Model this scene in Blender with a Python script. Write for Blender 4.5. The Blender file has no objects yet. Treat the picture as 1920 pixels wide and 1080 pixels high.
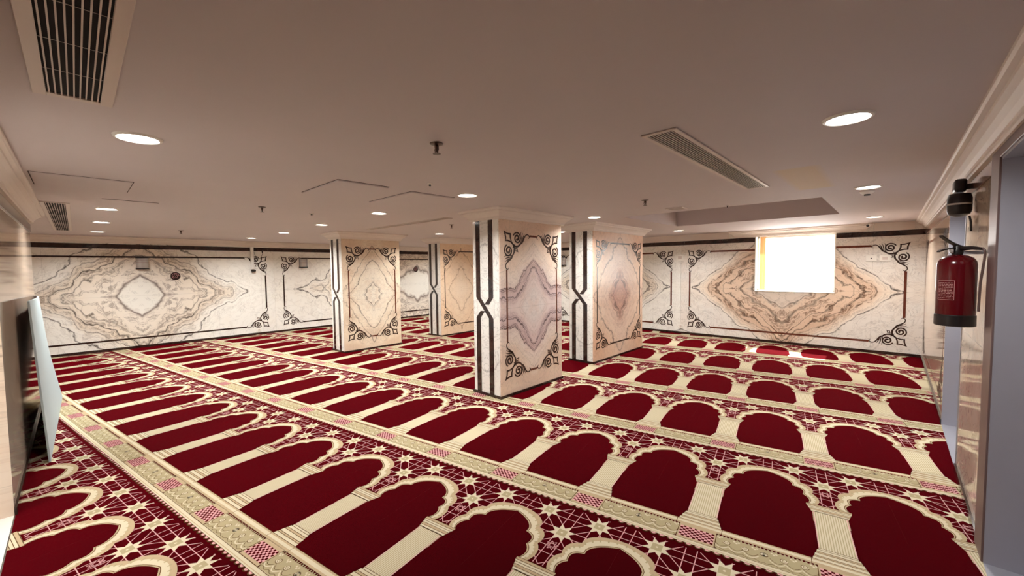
import bpy, bmesh, math, random
from mathutils import Vector, Matrix
from mathutils.geometry import tessellate_polygon
random.seed(7)
SC = bpy.context.scene
COL = SC.collection
R = math.radians

# ------------------------------------------------------------------ camera
H = 1.5
F = 762.95
YAW, PIT, ROL = R(43.059), R(-2.870), R(-0.648)
fw = Vector((-math.sin(YAW)*math.cos(PIT), math.cos(YAW)*math.cos(PIT), math.sin(PIT)))
rt = Vector((math.cos(YAW), math.sin(YAW), 0))
up = rt.cross(fw)
r2 = rt*math.cos(ROL)+up*math.sin(ROL)
u2 = -rt*math.sin(ROL)+up*math.cos(ROL)
cam = bpy.data.cameras.new('camera')
camo = bpy.data.objects.new('camera', cam)
COL.objects.link(camo)
cam.sensor_width = 36; cam.lens = F/1920*36; cam.clip_start = 0.02
m = Matrix((r2, u2, -fw)).transposed().to_4x4()
m.translation = Vector((0, 0, H))
camo.matrix_world = m
SC.camera = camo

# ------------------------------------------------------------------ room numbers
XL, XR, YW, YB, YA, XP = -10.811, 0.373, 9.064, -0.325, -1.25, -6.93
ZC = 2.165
ZK = 2.045          # underside of cornice
DLT = R(10.096); QQ, PP, CX0, CY0 = 0.64209, 1.36788, -9.3353, 1.01614

# ------------------------------------------------------------------ node helpers
class NT:
    def __init__(s, name):
        s.m = bpy.data.materials.new(name); s.m.use_nodes = True
        s.t = s.m.node_tree; s.t.nodes.clear()
        s.out = s.t.nodes.new('ShaderNodeOutputMaterial')
        s.b = s.t.nodes.new('ShaderNodeBsdfPrincipled')
        s.t.links.new(s.b.outputs[0], s.out.inputs[0])
    def set(s, sock, v):
        if isinstance(v, bpy.types.NodeSocket): s.t.links.new(v, sock)
        elif isinstance(v, (tuple, list)) and len(v) == 3 and sock.type == 'RGBA': sock.default_value = (*v, 1)
        else: sock.default_value = v
    def B(s, **k):
        for n, v in k.items(): s.set(s.b.inputs[n.replace('_', ' ')], v)
    def mt(s, op, a, b=None, c=None, clamp=False):
        n = s.t.nodes.new('ShaderNodeMath'); n.operation = op; n.use_clamp = clamp
        s.set(n.inputs[0], a)
        if b is not None: s.set(n.inputs[1], b)
        if c is not None: s.set(n.inputs[2], c)
        return n.outputs[0]
    def pos(s):
        g = s.t.nodes.new('ShaderNodeNewGeometry'); x = s.t.nodes.new('ShaderNodeSeparateXYZ')
        s.t.links.new(g.outputs['Position'], x.inputs[0]); return x.outputs
    def vec(s, x, y, z):
        n = s.t.nodes.new('ShaderNodeCombineXYZ')
        for i, v in enumerate((x, y, z)): s.set(n.inputs[i], v)
        return n.outputs[0]
    def noise(s, v, scale, detail=4, rough=.55, dist=0):
        n = s.t.nodes.new('ShaderNodeTexNoise')
        if v is not None: s.set(n.inputs['Vector'], v)
        s.set(n.inputs['Scale'], scale); s.set(n.inputs['Detail'], detail)
        s.set(n.inputs['Roughness'], rough); s.set(n.inputs['Distortion'], dist)
        return n.outputs['Fac']
    def ramp(s, f, stops):
        n = s.t.nodes.new('ShaderNodeValToRGB'); s.set(n.inputs[0], f)
        e = n.color_ramp.elements
        while len(e) < len(stops): e.new(.5)
        for i, (p, c) in enumerate(stops):
            e[i].position = p
            e[i].color = (*c, 1) if isinstance(c, tuple) else (c, c, c, 1)
        return n.outputs[0]
    def mix(s, f, a, b):
        n = s.t.nodes.new('ShaderNodeMix'); n.data_type = 'RGBA'
        s.set(n.inputs[0], f); s.set(n.inputs[6], a); s.set(n.inputs[7], b)
        return n.outputs[2]
    def bump(s, h, strength, dist=.01):
        n = s.t.nodes.new('ShaderNodeBump'); s.set(n.inputs['Height'], h)
        n.inputs['Strength'].default_value = strength; n.inputs['Distance'].default_value = dist
        s.t.links.new(n.outputs[0], s.b.inputs['Normal'])

def srgb(r, g, b):
    f = lambda c: (c/255/12.92) if c/255 <= .04045 else ((c/255+.055)/1.055)**2.4
    return (f(r), f(g), f(b))

def plain(name, col, rough=.5, metal=0, var=.06, scale=8, bump=0):
    n = NT(name)
    t = n.t.nodes.new('ShaderNodeTexCoord')
    f = n.noise(t.outputs['Object'], scale, 5)
    n.B(Base_Color=n.mix(f, tuple(c*(1-var) for c in col), tuple(min(1, c*(1+var)) for c in col)),
        Roughness=rough, Metallic=metal)
    if bump: n.bump(f, bump)
    return n.m

def marble(name, axis, c0, A, B, pal, seed=0., rough=.09, ring=1., peak=None, vs=1.0, zc=1.03):
    """book-matched veined stone, mirrored left/right and up/down about the panel centre"""
    n = NT(name); P = n.pos()
    u = n.mt('SUBTRACT', P[axis], c0)
    v = n.mt('SUBTRACT', P[2], zc)
    au, av = n.mt('ABSOLUTE', u), n.mt('ABSOLUTE', v)
    V = n.vec(au, av, seed)
    w1 = n.mt('SUBTRACT', n.noise(V, 1.7*vs, 3), .5)
    w2 = n.mt('SUBTRACT', n.noise(V, 7*vs, 5, .6), .5)
    d0 = n.mt('ADD', n.mt('DIVIDE', au, A), n.mt('DIVIDE', av, B))
    if peak:
        pk = n.mt('SUBTRACT', 1., n.mt('DIVIDE', au, peak), clamp=True)
        d0 = n.mt('ADD', n.mt('DIVIDE', n.mt('SUBTRACT', av, n.mt('MULTIPLY', pk, .34)), .45), .35)
    d = n.mt('ADD', n.mt('MULTIPLY_ADD', w1, .42*ring, d0), n.mt('MULTIPLY', w2, pal.get('jag', .12)))
    base = n.ramp(n.mt('MULTIPLY', d, .6), pal['stops'])
    # cloudy patches
    cl = n.noise(V, 1.3*vs, 4, .6, .6)
    base = n.mix(n.mt('MULTIPLY', n.ramp(cl, [(.45, 0.), (.72, 1.)]), pal.get('cloudk', .5)), base, pal['cloud'])
    # streaks that follow the rings
    sv = n.vec(n.mt('MULTIPLY', d, 5.), n.mt('MULTIPLY', n.mt('SUBTRACT', au, av), .55), seed+3)
    st = n.noise(sv, 3.2, 8, .62, .4)
    zone = n.ramp(n.mt('MULTIPLY', d, .6), pal['zone'])
    line = n.ramp(st, [(.50, 0.), (.535, 1.), (.57, .15), (.64, .0), (.66, .6), (.69, 0.)])
    k = n.mt('MULTIPLY', n.mt('MULTIPLY', line, zone), pal.get('streak', .75))
    base = n.mix(k, base, pal['vein'])
    # crisp thin dark veins along chosen ring values
    for (rv, wd, st_) in pal['rings']:
        q = n.mt('ABSOLUTE', n.mt('SUBTRACT', d, rv))
        q = n.mt('SUBTRACT', 1., n.mt('DIVIDE', q, wd), clamp=True)
        q = n.mt('MULTIPLY', q, n.ramp(n.noise(V, 4, 4), [(.3, .4), (.52, 1.)]))
        base = n.mix(n.mt('MULTIPLY', q, st_), base, pal['dark'])
    # fine wandering grey hairlines everywhere
    h = n.mt('ABSOLUTE', n.mt('SUBTRACT', n.noise(V, 2.6*vs, 7, .6, 1.1), .5))
    h = n.mt('MULTIPLY', n.mt('SUBTRACT', 1., n.mt('DIVIDE', h, .012), clamp=True), pal.get('hair', .35))
    base = n.mix(h, base, pal['dark'])
    # joints of the slabs: one along each mirror axis
    jt = n.mt('MINIMUM', n.mt('ABSOLUTE', n.mt('SUBTRACT', n.mt('PINGPONG', n.mt('ADD', au, .42), .42), 0.)), av)
    jt = n.mt('LESS_THAN', jt, .0016)
    base = n.mix(n.mt('MULTIPLY', jt, .3), base, pal['dark'])
    n.B(Base_Color=base, Roughness=rough, Specular_IOR_Level=.5)
    return n.m

W = srgb
pal_left = dict(stops=[(0, W(240,238,230)), (.13, W(240,238,230)), (.165, W(186,172,162)), (.20, W(238,230,218)), (.34, W(236,226,212)), (.47, W(228,216,200)), (.56, W(240,236,228)), (.62, W(241,239,232)), (1, W(240,238,232))],
    zone=[(.15, 0.), (.2, .8), (.45, 1.), (.6, .25), (1, .12)], cloud=W(232,218,196), cloudk=.2, vein=W(124,106,94), dark=W(58,48,44),
    rings=[(.27, .03, .6), (.60, .014, .7), (.72, .018, .95), (.86, .012, .7), (1.0, .016, .95)], streak=.85, hair=.22)
pal_win = dict(stops=[(0, W(226,216,204)), (.16, W(226,216,204)), (.22, W(232,212,192)), (.34, W(230,206,184)), (.47, W(218,190,166)), (.56, W(238,226,210)), (.62, W(234,229,221)), (1, W(230,225,219))],
    zone=[(.12, 0.), (.2, .8), (.46, 1.), (.58, .25), (1, .12)], cloud=W(230,202,176), cloudk=.3, vein=W(112,76,56), dark=W(54,42,38),
    rings=[(.30, .02, .7), (.45, .03, .7), (.62, .014, .8), (.72, .018, .9), (.82, .014, .6), (1.0, .016, .95)], streak=.95, hair=.3)
pal_c1 = dict(stops=[(0, W(232,222,218)), (.2, W(226,210,206)), (.34, W(214,192,192)), (.5, W(208,184,182)), (.56, W(234,220,212)), (.75, W(236,220,206)), (1, W(230,206,186))],
    zone=[(0, .3), (.3, 1.), (.6, .6), (1, .3)], cloud=W(222,188,168), cloudk=.5, vein=W(134,102,104), dark=W(48,32,38),
    rings=[(.86, .026, 1.), (.80, .018, .7), (.60, .035, .9), (.54, .018, .6), (1.3, .03, .25)], jag=.26, streak=.5, hair=.25)
pal_c2 = dict(stops=[(0, W(216,180,166)), (.2, W(206,164,150)), (.3, W(232,208,192)), (.5, W(234,212,194)), (.7, W(230,202,178)), (1, W(222,184,156))],
    zone=[(0, .8), (.3, .8), (.5, .4), (1, .3)], cloud=W(214,170,140), cloudk=.5, vein=W(146,98,86), dark=W(76,48,42),
    rings=[(.34, .04, .8), (.42, .02, .5), (.98, .035, .85)], jag=.22, streak=.6, hair=.3)
pal_c3 = dict(stops=[(0, W(240,234,220)), (.2, W(240,232,216)), (.5, W(238,226,206)), (1, W(234,216,192))],
    zone=[(0, .1), (.3, .5), (.6, .5), (1, .3)], cloud=W(214,186,160), cloudk=.7, vein=W(166,138,120), dark=W(84,68,62),
    rings=[(.3, .03, .9), (.36, .015, .5), (.8, .03, .8), (1.05, .025, .7)], jag=.2, streak=.4, hair=.35)
pal_c4 = dict(stops=[(0, W(240,222,200)), (.3, W(236,214,188)), (.6, W(234,206,176)), (1, W(230,202,172))],
    zone=[(0, .2), (.3, .5), (.6, .5), (1, .3)], cloud=W(236,214,186), cloudk=.6, vein=W(196,150,116), dark=W(146,110,86),
    rings=[(.5, .03, .8), (.9, .03, .8)], jag=.2, streak=.4, hair=.35)
pal_white = dict(stops=[(0, W(236,232,226)), (1, W(234,230,224))], zone=[(0, .2), (1, .3)], cloud=W(206,202,200), cloudk=.4,
    vein=W(160,150,146), dark=W(96,88,86), rings=[(.8, .03, .4)], streak=.4, hair=.5)
pal_right = dict(stops=[(0, W(216,206,190)), (.4, W(212,190,168)), (1, W(214,200,184))], zone=[(0, .3), (1, .5)], cloud=W(206,170,140), cloudk=.5,
    vein=W(160,126,104), dark=W(96,76,66), rings=[(.72, .02, .5), (1., .02, .5)], streak=.4, hair=.25)

M_left1 = marble('marble_left_a', 1, .86, 1.75, 1.35, pal_left, 1.3)
M_left2 = marble('marble_left_b', 1, 7.25, 3.5, 1.9, pal_left, 4.1)
M_win = marble('marble_window_wall', 0, -1.5, 1.65, 1.35, pal_win, 2.2)
M_win2 = marble('marble_window_wall_b', 0, -5.28, 1.65, 1.35, pal_left, 2.2)
M_right = marble('marble_right', 1, 7.2, 1.7, 1.3, pal_right, 6.6, rough=.07)
M_back = marble('marble_back', 0, -5.4, 1.5, 1.2, pal_right, 8.1, rough=.07)
M_narrow = marble('marble_pale', 0, -3.45, 1.0, 1.0, pal_white, 9.4, vs=1.6)
M_corn = plain('cornice_plaster', W(226,214,206), .55, var=.02)
M_ceil = NT('ceiling_paint')
_p = M_ceil.pos()
def _bx(a, lo, hi, k=18.):
    return M_ceil.mt('MULTIPLY', M_ceil.mt('MULTIPLY', M_ceil.mt('SUBTRACT', a, lo), k, clamp=True), M_ceil.mt('MULTIPLY', M_ceil.mt('SUBTRACT', hi, a), k, clamp=True))
_patch = M_ceil.mt('MULTIPLY', M_ceil.mt('MULTIPLY', _bx(_p[0], -.66, -.36), _bx(_p[1], 3.4, 4.5)), .8)
_f = M_ceil.noise(M_ceil.vec(_p[0], _p[1], 0), .9, 5, .6)
M_ceil.B(Base_Color=M_ceil.mix(_f, M_ceil.mix(_patch, W(198,187,188), W(206,186,158)), M_ceil.mix(_patch, W(209,197,198), W(212,192,164))), Roughness=.75)
M_ceil = M_ceil.m
def dark_marble(name, a, b, rough=.12):
    n = NT(name); t = n.t.nodes.new('ShaderNodeTexCoord')
    f = n.noise(t.outputs['Object'], 9, 8, .7, .6)
    g = n.noise(t.outputs['Object'], 30, 6, .7, 1.5)
    c = n.mix(n.ramp(f, [(.35, 0.), (.7, 1.)]), a, b)
    c = n.mix(n.mt('MULTIPLY', n.ramp(g, [(.62, 0.), (.68, 1.)]), .35), c, W(150,120,104))
    n.B(Base_Color=c, Roughness=rough)
    return n.m
M_dark = dark_marble('dark_emperador_marble', W(34,20,18), W(62,42,36))
M_brown = dark_marble('red_brown_marble', W(84,40,28), W(112,60,44))
M_dark_sheen = dark_marble('reflection_toned_marble', W(136,100,88), W(160,124,108))  # dark band stone, lightened in colour to paint in its polished reflection
M_orn = dark_marble('ornament_marble', W(40,26,22), W(74,52,44), .2)
M_steel = plain('brushed_steel', W(170,170,180), .38, .45, .08, 3)
M_steel2 = plain('bronze_tone_frame', W(120,100,98), .4, .5, .06, 5)
M_white = plain('white_plastic', W(236,232,224), .4, 0, .02)
M_grille = plain('grille_white_aluminium', W(206,192,184), .4, .3, .03)
M_black = plain('dark_plastic', W(22,16,18), .35, 0, .1)
M_void = plain('duct_shade_sheet', W(10,5,5), .9, 0, .2)  # flat near-black sheet behind the slats, painting the shade of an unmodelled duct
M_red = plain('extinguisher_red_enamel', W(88,0,12), .2, 0, .04)
M_label = plain('silver_print', W(196,140,140), .4, .2, .05)
M_chrome = plain('chrome', W(206,202,200), .22, .6, .05)
M_board = plain('pale_blue_board', W(178,196,202), .5, 0, .03)
M_boardb = plain('shaded_board_back', W(70,40,36), .7, 0, .1)  # back face coloured dark to paint the shade between board and wall
M_floorw = plain('white_threshold_marble', W(224,218,210), .12, 0, .05, 4)
M_frame = plain('white_window_frame', W(240,236,226), .4, 0, .02)
M_curtain = plain('golden_curtain', W(236,178,92), .8, 0, .08, 20)
def cloth():
    n = NT('golden_curtain_sheer'); tb = n.t.nodes.new('ShaderNodeBsdfTranslucent'); tb.inputs[0].default_value = (*W(226,194,148), 1)
    n.B(Base_Color=W(226,194,148), Roughness=.9); mx = n.t.nodes.new('ShaderNodeMixShader'); mx.inputs[0].default_value = .45
    n.t.links.new(n.b.outputs[0], mx.inputs[1]); n.t.links.new(tb.outputs[0], mx.inputs[2]); n.t.links.new(mx.outputs[0], n.out.inputs[0]); return n.m
M_curtain = cloth()
M_gold = plain('tarnished_brass', W(84,66,58), .3, .8, .2, 20)
M_seam = plain('gap_shadow_strip', W(60,40,36), .8, 0, .1)

def emis(name, col, s):
    n = NT(name); n.B(Base_Color=(.8, .8, .8), Emission_Color=col, Emission_Strength=s); return n.m
M_lens = emis('lit_lamp_lens', (1, .96, .88), 14)
def glassmat():
    n = NT('window_glass'); t = n.t
    tr = t.nodes.new('ShaderNodeBsdfTransparent'); gl = t.nodes.new('ShaderNodeBsdfGlossy'); gl.inputs['Roughness'].default_value = .02
    mx = t.nodes.new('ShaderNodeMixShader'); mx.inputs[0].default_value = .06
    t.links.new(tr.outputs[0], mx.inputs[1]); t.links.new(gl.outputs[0], mx.inputs[2])
    t.links.new(mx.outputs[0], n.out.inputs[0]); return n.m
M_glass = glassmat()

# carpet yarns
def yarn(name, col, var=.12, sheen=.25, tint=None):
    n = NT(name); P = n.pos(); V = n.vec(P[0], P[1], P[2])
    f = n.noise(V, 900, 2); g = n.noise(V, 2.2, 4, .6); q = n.noise(V, 60, 3)
    k = n.mt('ADD', n.mt('MULTIPLY', g, .6), n.mt('MULTIPLY', q, .4))
    c = n.mix(k, tuple(x*(1-var) for x in col), tuple(x*(1+var) for x in col))
    n.B(Base_Color=c, Roughness=.95, Specular_IOR_Level=.02, Sheen_Weight=sheen, Sheen_Roughness=.35, Sheen_Tint=tint or col)
    n.bump(f, .5, .004)
    return n.m
YARN = [yarn('yarn_crimson', W(48,0,4), .14, .5, (.75, .0, .02)), yarn('yarn_cream', W(208,196,168), .07, .1), yarn('yarn_tan', W(184,162,130), .1, .1),
        yarn('yarn_rose', W(216,158,158), .1, .1), yarn('yarn_outline', W(92,66,40), .1, .05), yarn('yarn_olive', W(172,158,124), .08, .1)]

# ------------------------------------------------------------------ mesh helpers
def link(name, bm, mats, parent=None, smooth=False, loc=None):
    me = bpy.data.meshes.new(name)
    bmesh.ops.recalc_face_normals(bm, faces=bm.faces[:])
    bm.to_mesh(me); bm.free()
    for x in (mats if isinstance(mats, (list, tuple)) else [mats]): me.materials.append(x)
    if smooth:
        for p in me.polygons: p.use_smooth = True
        try: me.set_sharp_from_angle(angle=R(35))
        except Exception: pass
    o = bpy.data.objects.new(name, me); COL.objects.link(o)
    if loc is not None:
        me.transform(Matrix.Translation(-Vector(loc))); o.location = loc
    if parent is not None:
        o.parent = parent; pw = Vector((0, 0, 0)); q = parent
        while q is not None: pw += q.location; q = q.parent
        me.transform(Matrix.Translation(-pw))
    return o
def bx(bm, x0, x1, y0, y1, z0, z1, mi=0):
    v = [bm.verts.new((x, y, z)) for x in (x0, x1) for y in (y0, y1) for z in (z0, z1)]
    for q in ((0,1,3,2), (4,6,7,5), (0,4,5,1), (2,3,7,6), (0,2,6,4), (1,5,7,3)):
        f = bm.faces.new([v[i] for i in q]); f.material_index = mi
def box(name, x0, x1, y0, y1, z0, z1, mat, parent=None, bev=0, loc=None):
    bm = bmesh.new(); bx(bm, x0, x1, y0, y1, z0, z1)
    if bev: bmesh.ops.bevel(bm, geom=bm.edges[:], offset=bev, segments=2, affect='EDGES', profile=.5)
    return link(name, bm, mat, parent, loc=loc)
def lathe(bm, prof, c=(0, 0, 0), axis='z', seg=32, cap=True):
    c = Vector(c); rings = []
    for r, h in prof:
        ring = []
        for i in range(seg):
            a = 2*math.pi*i/seg; p = (r*math.cos(a), r*math.sin(a), h)
            if axis == 'x': p = (h, p[0], p[1])
            if axis == 'y': p = (p[0], h, p[1])
            ring.append(bm.verts.new(c+Vector(p)))
        rings.append(ring)
    for a, b in zip(rings, rings[1:]):
        for i in range(seg): bm.faces.new((a[i], a[(i+1) % seg], b[(i+1) % seg], b[i]))
    if cap:
        bm.faces.new(rings[0][::-1]); bm.faces.new(rings[-1])
def tube(bm, pts, r, seg=10):
    pts = [Vector(p) for p in pts]; rings = []
    for i, p in enumerate(pts):
        t = (pts[min(i+1, len(pts)-1)]-pts[max(i-1, 0)]).normalized()
        a = t.orthogonal().normalized() if i == 0 else (rings_n - t*rings_n.dot(t)).normalized()
        rings_n = a; b = t.cross(a); rr = r[i] if isinstance(r, (list, tuple)) else r
        rings.append([bm.verts.new(p+(a*math.cos(2*math.pi*k/seg)+b*math.sin(2*math.pi*k/seg))*rr) for k in range(seg)])
    for A, B_ in zip(rings, rings[1:]):
        for k in range(seg): bm.faces.new((A[k], A[(k+1) % seg], B_[(k+1) % seg], B_[k]))
    bm.faces.new(rings[0][::-1]); bm.faces.new(rings[-1])
def empty(name, loc, label=None, cat=None, group=None):
    o = bpy.data.objects.new(name, None); COL.objects.link(o); o.location = loc; o.empty_display_size = .1
    tag(o, label, cat, group); bpy.context.view_layer.update(); return o
def tag(o, label=None, cat=None, group=None, kind=None):
    if label: o['label'] = label
    if cat: o['category'] = cat
    if group: o['group'] = group
    if kind: o['kind'] = kind
    return o
def struct(o): o['kind'] = 'structure'; return o

# ------------------------------------------------------------------ floor, walls, ceiling
T = .3
bm = bmesh.new()
bx(bm, XP, XR+.62, YB-T, YW+.05, -.12, -.003); bx(bm, XL-T, XP, YA-.1, YW+.05, -.12, -.003)
M_slab = plain('floor_screed', W(120,112,104), .8)
struct(link('floor', bm, M_slab))
# marble floor of the doorway opening in the back wall
OX0, OX1 = -3.93, -2.6
struct(box('floor_threshold', OX0, OX1, YB-2.0, YB-.002, -.1, .004, M_floorw))

# ceiling with a recessed coffer
KX0, KX1, KY0, KY1, KZ = -2.68, -.53, 5.10, 6.96, ZC+.42
bm = bmesh.new()
X0, X1, Y0, Y1 = XL-T, XR+.62, YA-T-1.2, YW+.3
bx(bm, X0, KX0, Y0, Y1, ZC, ZC+.5); bx(bm, KX1, X1, Y0, Y1, ZC, ZC+.5)
bx(bm, KX0, KX1, Y0, KY0, ZC, ZC+.5); bx(bm, KX0, KX1, KY1, Y1, ZC, ZC+.5)
bx(bm, KX0, KX1, KY0, KY1, KZ, ZC+.5)
struct(link('ceiling', bm, M_ceil))

# left far wall (two marble panels divided by a narrow joint)
bm = bmesh.new(); bx(bm, XL-T, XL, YA-T, 3.235, -.1, ZC, 0); bx(bm, XL-T, XL, 3.245, YW+.35, -.1, ZC, 1); bx(bm, XL-T, XL-.006, 3.235, 3.245, -.1, ZC, 1)
wall_left = struct(link('wall_left', bm, [M_left1, M_left2]))
# window wall
WX0, WX1, WZ0, WZ1, WT = -1.965, -.727, .985, 2.05, .36
bm = bmesh.new(); SX = -3.39
bx(bm, XL, SX-.002, YW, YW+WT, -.1, ZC, 1); bx(bm, SX+.002, WX0, YW, YW+WT, -.1, ZC, 0)
bx(bm, WX1, XR+.62, YW, YW+WT, -.1, ZC, 0); bx(bm, WX0, WX1, YW, YW+WT, -.1, WZ0, 0); bx(bm, WX0, WX1, YW, YW+WT, WZ1, ZC, 0)
wall_front = struct(link('wall_front', bm, [M_win, M_win2]))
# right wall with two recessed steel door openings
RD = .2
DA0, DA1, DAZ = 4.28, 5.42, 1.985
DB0, DB1, DBZ = 1.35, 3.03, 2.0
bm = bmesh.new()
bx(bm, XR, XR+.6, DA1, YW, -.1, ZC); bx(bm, XR, XR+.6, DB1, DA0, -.1, ZC); bx(bm, XR, XR+.6, YB-T, DB0, -.1, ZC)
bx(bm, XR, XR+.6, DA0, DA1, DAZ, ZC); bx(bm, XR, XR+.6, DB0, DB1, DBZ, ZC)
wall_right = struct(link('wall_right', bm, M_right))
for i, (a, b, z) in enumerate(((DA0, DA1, DAZ), (DB0, DB1, DBZ))):
    d = empty('door_%d' % (i+1), (XR+RD, (a+b)/2, 0)); struct(d)
    box('door_leaf', XR+RD, XR+RD+.04, a, (a+b)/2-.002, 0, z, M_steel, d)
    box('door_leaf', XR+RD, XR+RD+.04, (a+b)/2+.002, b, 0, z, M_steel, d)
    bm = bmesh.new(); e = .004
    bx(bm, XR-.004, XR+RD, a, a+.012, 0, z); bx(bm, XR-.004, XR+RD, b-.012, b, 0, z); bx(bm, XR-.004, XR+RD, a+.012, b-.012, z-.012, z)
    link('door_jamb', bm, M_steel, d)
    if i == 1:
        bm = bmesh.new()
        bx(bm, XR-.012, XR-.001, b, b+.215, 0, z+.05); bx(bm, XR-.012, XR-.001, a-.1, a, 0, z+.05); bx(bm, XR-.012, XR-.001, a, b, z, z+.05)
        bmesh.ops.bevel(bm, geom=bm.edges[:], offset=.002, segments=1, affect='EDGES')
        link('door_architrave', bm, M_steel2, d)
    box('door_sill', XR-.004, XR+RD, a, b, -.001, .006, M_steel, d)
# back wall right behind the camera, with an open doorway
bm = bmesh.new()
bx(bm, XP, OX0, YB-.28, YB, -.1, ZC); bx(bm, OX1, XR+.6, YB-.28, YB, -.1, ZC); bx(bm, OX0, OX1, YB-.28, YB, 2.03, ZC)
wall_back = struct(link('wall_back', bm, M_back))
bm = bmesh.new(); bx(bm, OX0-.2, OX0, YB-2.3, YB-.28, -.1, ZC); bx(bm, OX1, OX1+.2, YB-2.3, YB-.28, -.1, ZC); bx(bm, OX0, OX1, YB-2.3, YB-2., -.1, ZC)
struct(link('wall_passage', bm, M_narrow))
bm = bmesh.new(); bx(bm, XL, XP+.1, YA-T, YA, -.1, ZC); bx(bm, XP, XP+.25, YA, YB-.28, -.1, ZC)
wall_al = struct(link('wall_alcove', bm, M_back))

# ------------------------------------------------------------------ cornices (swept profile)
PROF = [(0, ZK), (.022, ZK), (.026, ZK+.012), (.034, ZK+.016), (.036, ZK+.03), (.05, ZK+.048), (.07, ZK+.066), (.09, ZK+.078), (.093, ZK+.09), (.112, ZK+.095), (.12, ZK+.104), (.12, ZC), (0, ZC)]
def sweep(bm, poly, sgn, prof=PROF, closed=True):
    n = len(poly); rings = []
    for i in range(n):
        p = Vector(poly[i]); a = Vector(poly[i-1]); b = Vector(poly[(i+1) % n])
        if not closed and i == 0: d1 = d2 = (b-p).normalized()
        elif not closed and i == n-1: d1 = d2 = (p-a).normalized()
        else: d1 = (p-a).normalized(); d2 = (b-p).normalized()
        n1 = Vector((-d1.y, d1.x)); n2 = Vector((-d2.y, d2.x))
        mv = (n1+n2); mv = mv/max(mv.dot(n1), 1e-6)
        rings.append([bm.verts.new((p.x+mv.x*o*sgn, p.y+mv.y*o*sgn, z)) for o, z in prof])
    m_ = len(prof)
    for i in range(n if closed else n-1):
        A, B_ = rings[i], rings[(i+1) % n]
        for k in range(m_): bm.faces.new((A[k], A[(k+1) % m_], B_[(k+1) % m_], B_[k]))
    if not closed: bm.faces.new(rings[0]); bm.faces.new(rings[-1][::-1])
room = [(XL, YW), (XL, YA), (XP, YA), (XP, YB), (XR, YB), (XR, YW)]
bm = bmesh.new(); sweep(bm, room, 1, closed=False)
struct(link('trim_1', bm, M_corn))
bm = bmesh.new()
for a, b in ((XL+.14, -2.43), (-.23, XR-.13)): bx(bm, a, b, YW-.006, YW-.001, 2.031, ZC-.001)
struct(link('trim_6', bm, M_corn))
# boxed cornice above the window
bm = bmesh.new()
sweep(bm, [(-2.30, YW), (-2.30, YW-.03), (-.36, YW-.03), (-.36, YW)], -1, PROF, closed=False)
bx(bm, -2.30, -.36, YW-.03, YW-.001, ZK-.006, ZK+.06)
struct(link('trim_2', bm, M_corn))
# dark marble band under the cornice + skirting
def band(name, z0, z1, t, mat, side=0):
    bm = bmesh.new(); E_ = .001
    bx(bm, XL+E_, XL+t, YA, YW-t, z0, z1)
    for a, b in ((XL+E_, WX0), (WX1, XR-E_)) if z1 > WZ0 else ((XL+E_, XR-E_),): bx(bm, a, b, YW-t, YW-E_, z0, z1)
    if side == 0: pass
    for a, b in () if side == 0 and z1 > 1 else ((DA1+.002, YW-t), (DB1+.22, DA0-.002), (YB, DB0-.12)): bx(bm, XR-t, XR-E_, a, b, z0, z1)
    if z1 > 9:
        bx(bm, XR-t, XR-E_, DA0, DA1, max(z0, DAZ+.002), z1)
    for a, b in ((XP, OX0-.002), (OX1+.002, XR-t)): bx(bm, a, b, YB+E_, YB+t, z0, z1)
    bx(bm, XL+t, XP, YA+E_, YA+t, z0, z1)
    return struct(link(name, bm, mat))
band('trim_3', 1.945, 2.03, .008, M_dark)
bm = bmesh.new()
for a, b in ((DA1+.002, YW-.009), (DB1+.22, DA0-.002), (YB+.01, DB0-.12)): bx(bm, XR-.008, XR-.001, a, b, 1.95, 2.03)
struct(link('trim_5', bm, M_dark_sheen))
band('baseboard_1', 0.004, .05, .012, M_dark)

# ------------------------------------------------------------------ scroll ornament (stone inlay)
def ribbon(pts, w):
    """polyline of (u,v) with width(s) -> closed outline polygon strips as quads"""
    P = [Vector(p) for p in pts]; n = len(P); L, Rr = [], []
    for i in range(n):
        t = (P[min(i+1, n-1)]-P[max(i-1, 0)]); t = t.normalized() if t.length > 1e-9 else Vector((1, 0))
        nn = Vector((-t.y, t.x)); ww = (w[i] if isinstance(w, (list, tuple)) else w)/2
        L.append(P[i]+nn*ww); Rr.append(P[i]-nn*ww)
    return [(L[i], L[i+1], Rr[i+1], Rr[i]) for i in range(n-1)]
def bez(p0, p1, p2, p3, n=14):
    o = []
    for i in range(n+1):
        t = i/n; s = 1-t
        o.append(tuple(s**3*a+3*s*s*t*b+3*s*t*t*c+t**3*d for a, b, c, d in zip(p0, p1, p2, p3)))
    return o
def spiral(c, r0, r1, a0, turns, n=40):
    return [(c[0]+(r0+(r1-r0)*i/n)*math.cos(a0+turns*2*math.pi*i/n), c[1]+(r0+(r1-r0)*i/n)*math.sin(a0+turns*2*math.pi*i/n)) for i in range(n+1)]
def taper(n, a, b, c): return [a+(b-a)*min(1, 2*i/n) if i < n/2 else b+(c-b)*(2*i/n-1) for i in range(n+1)]
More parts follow.
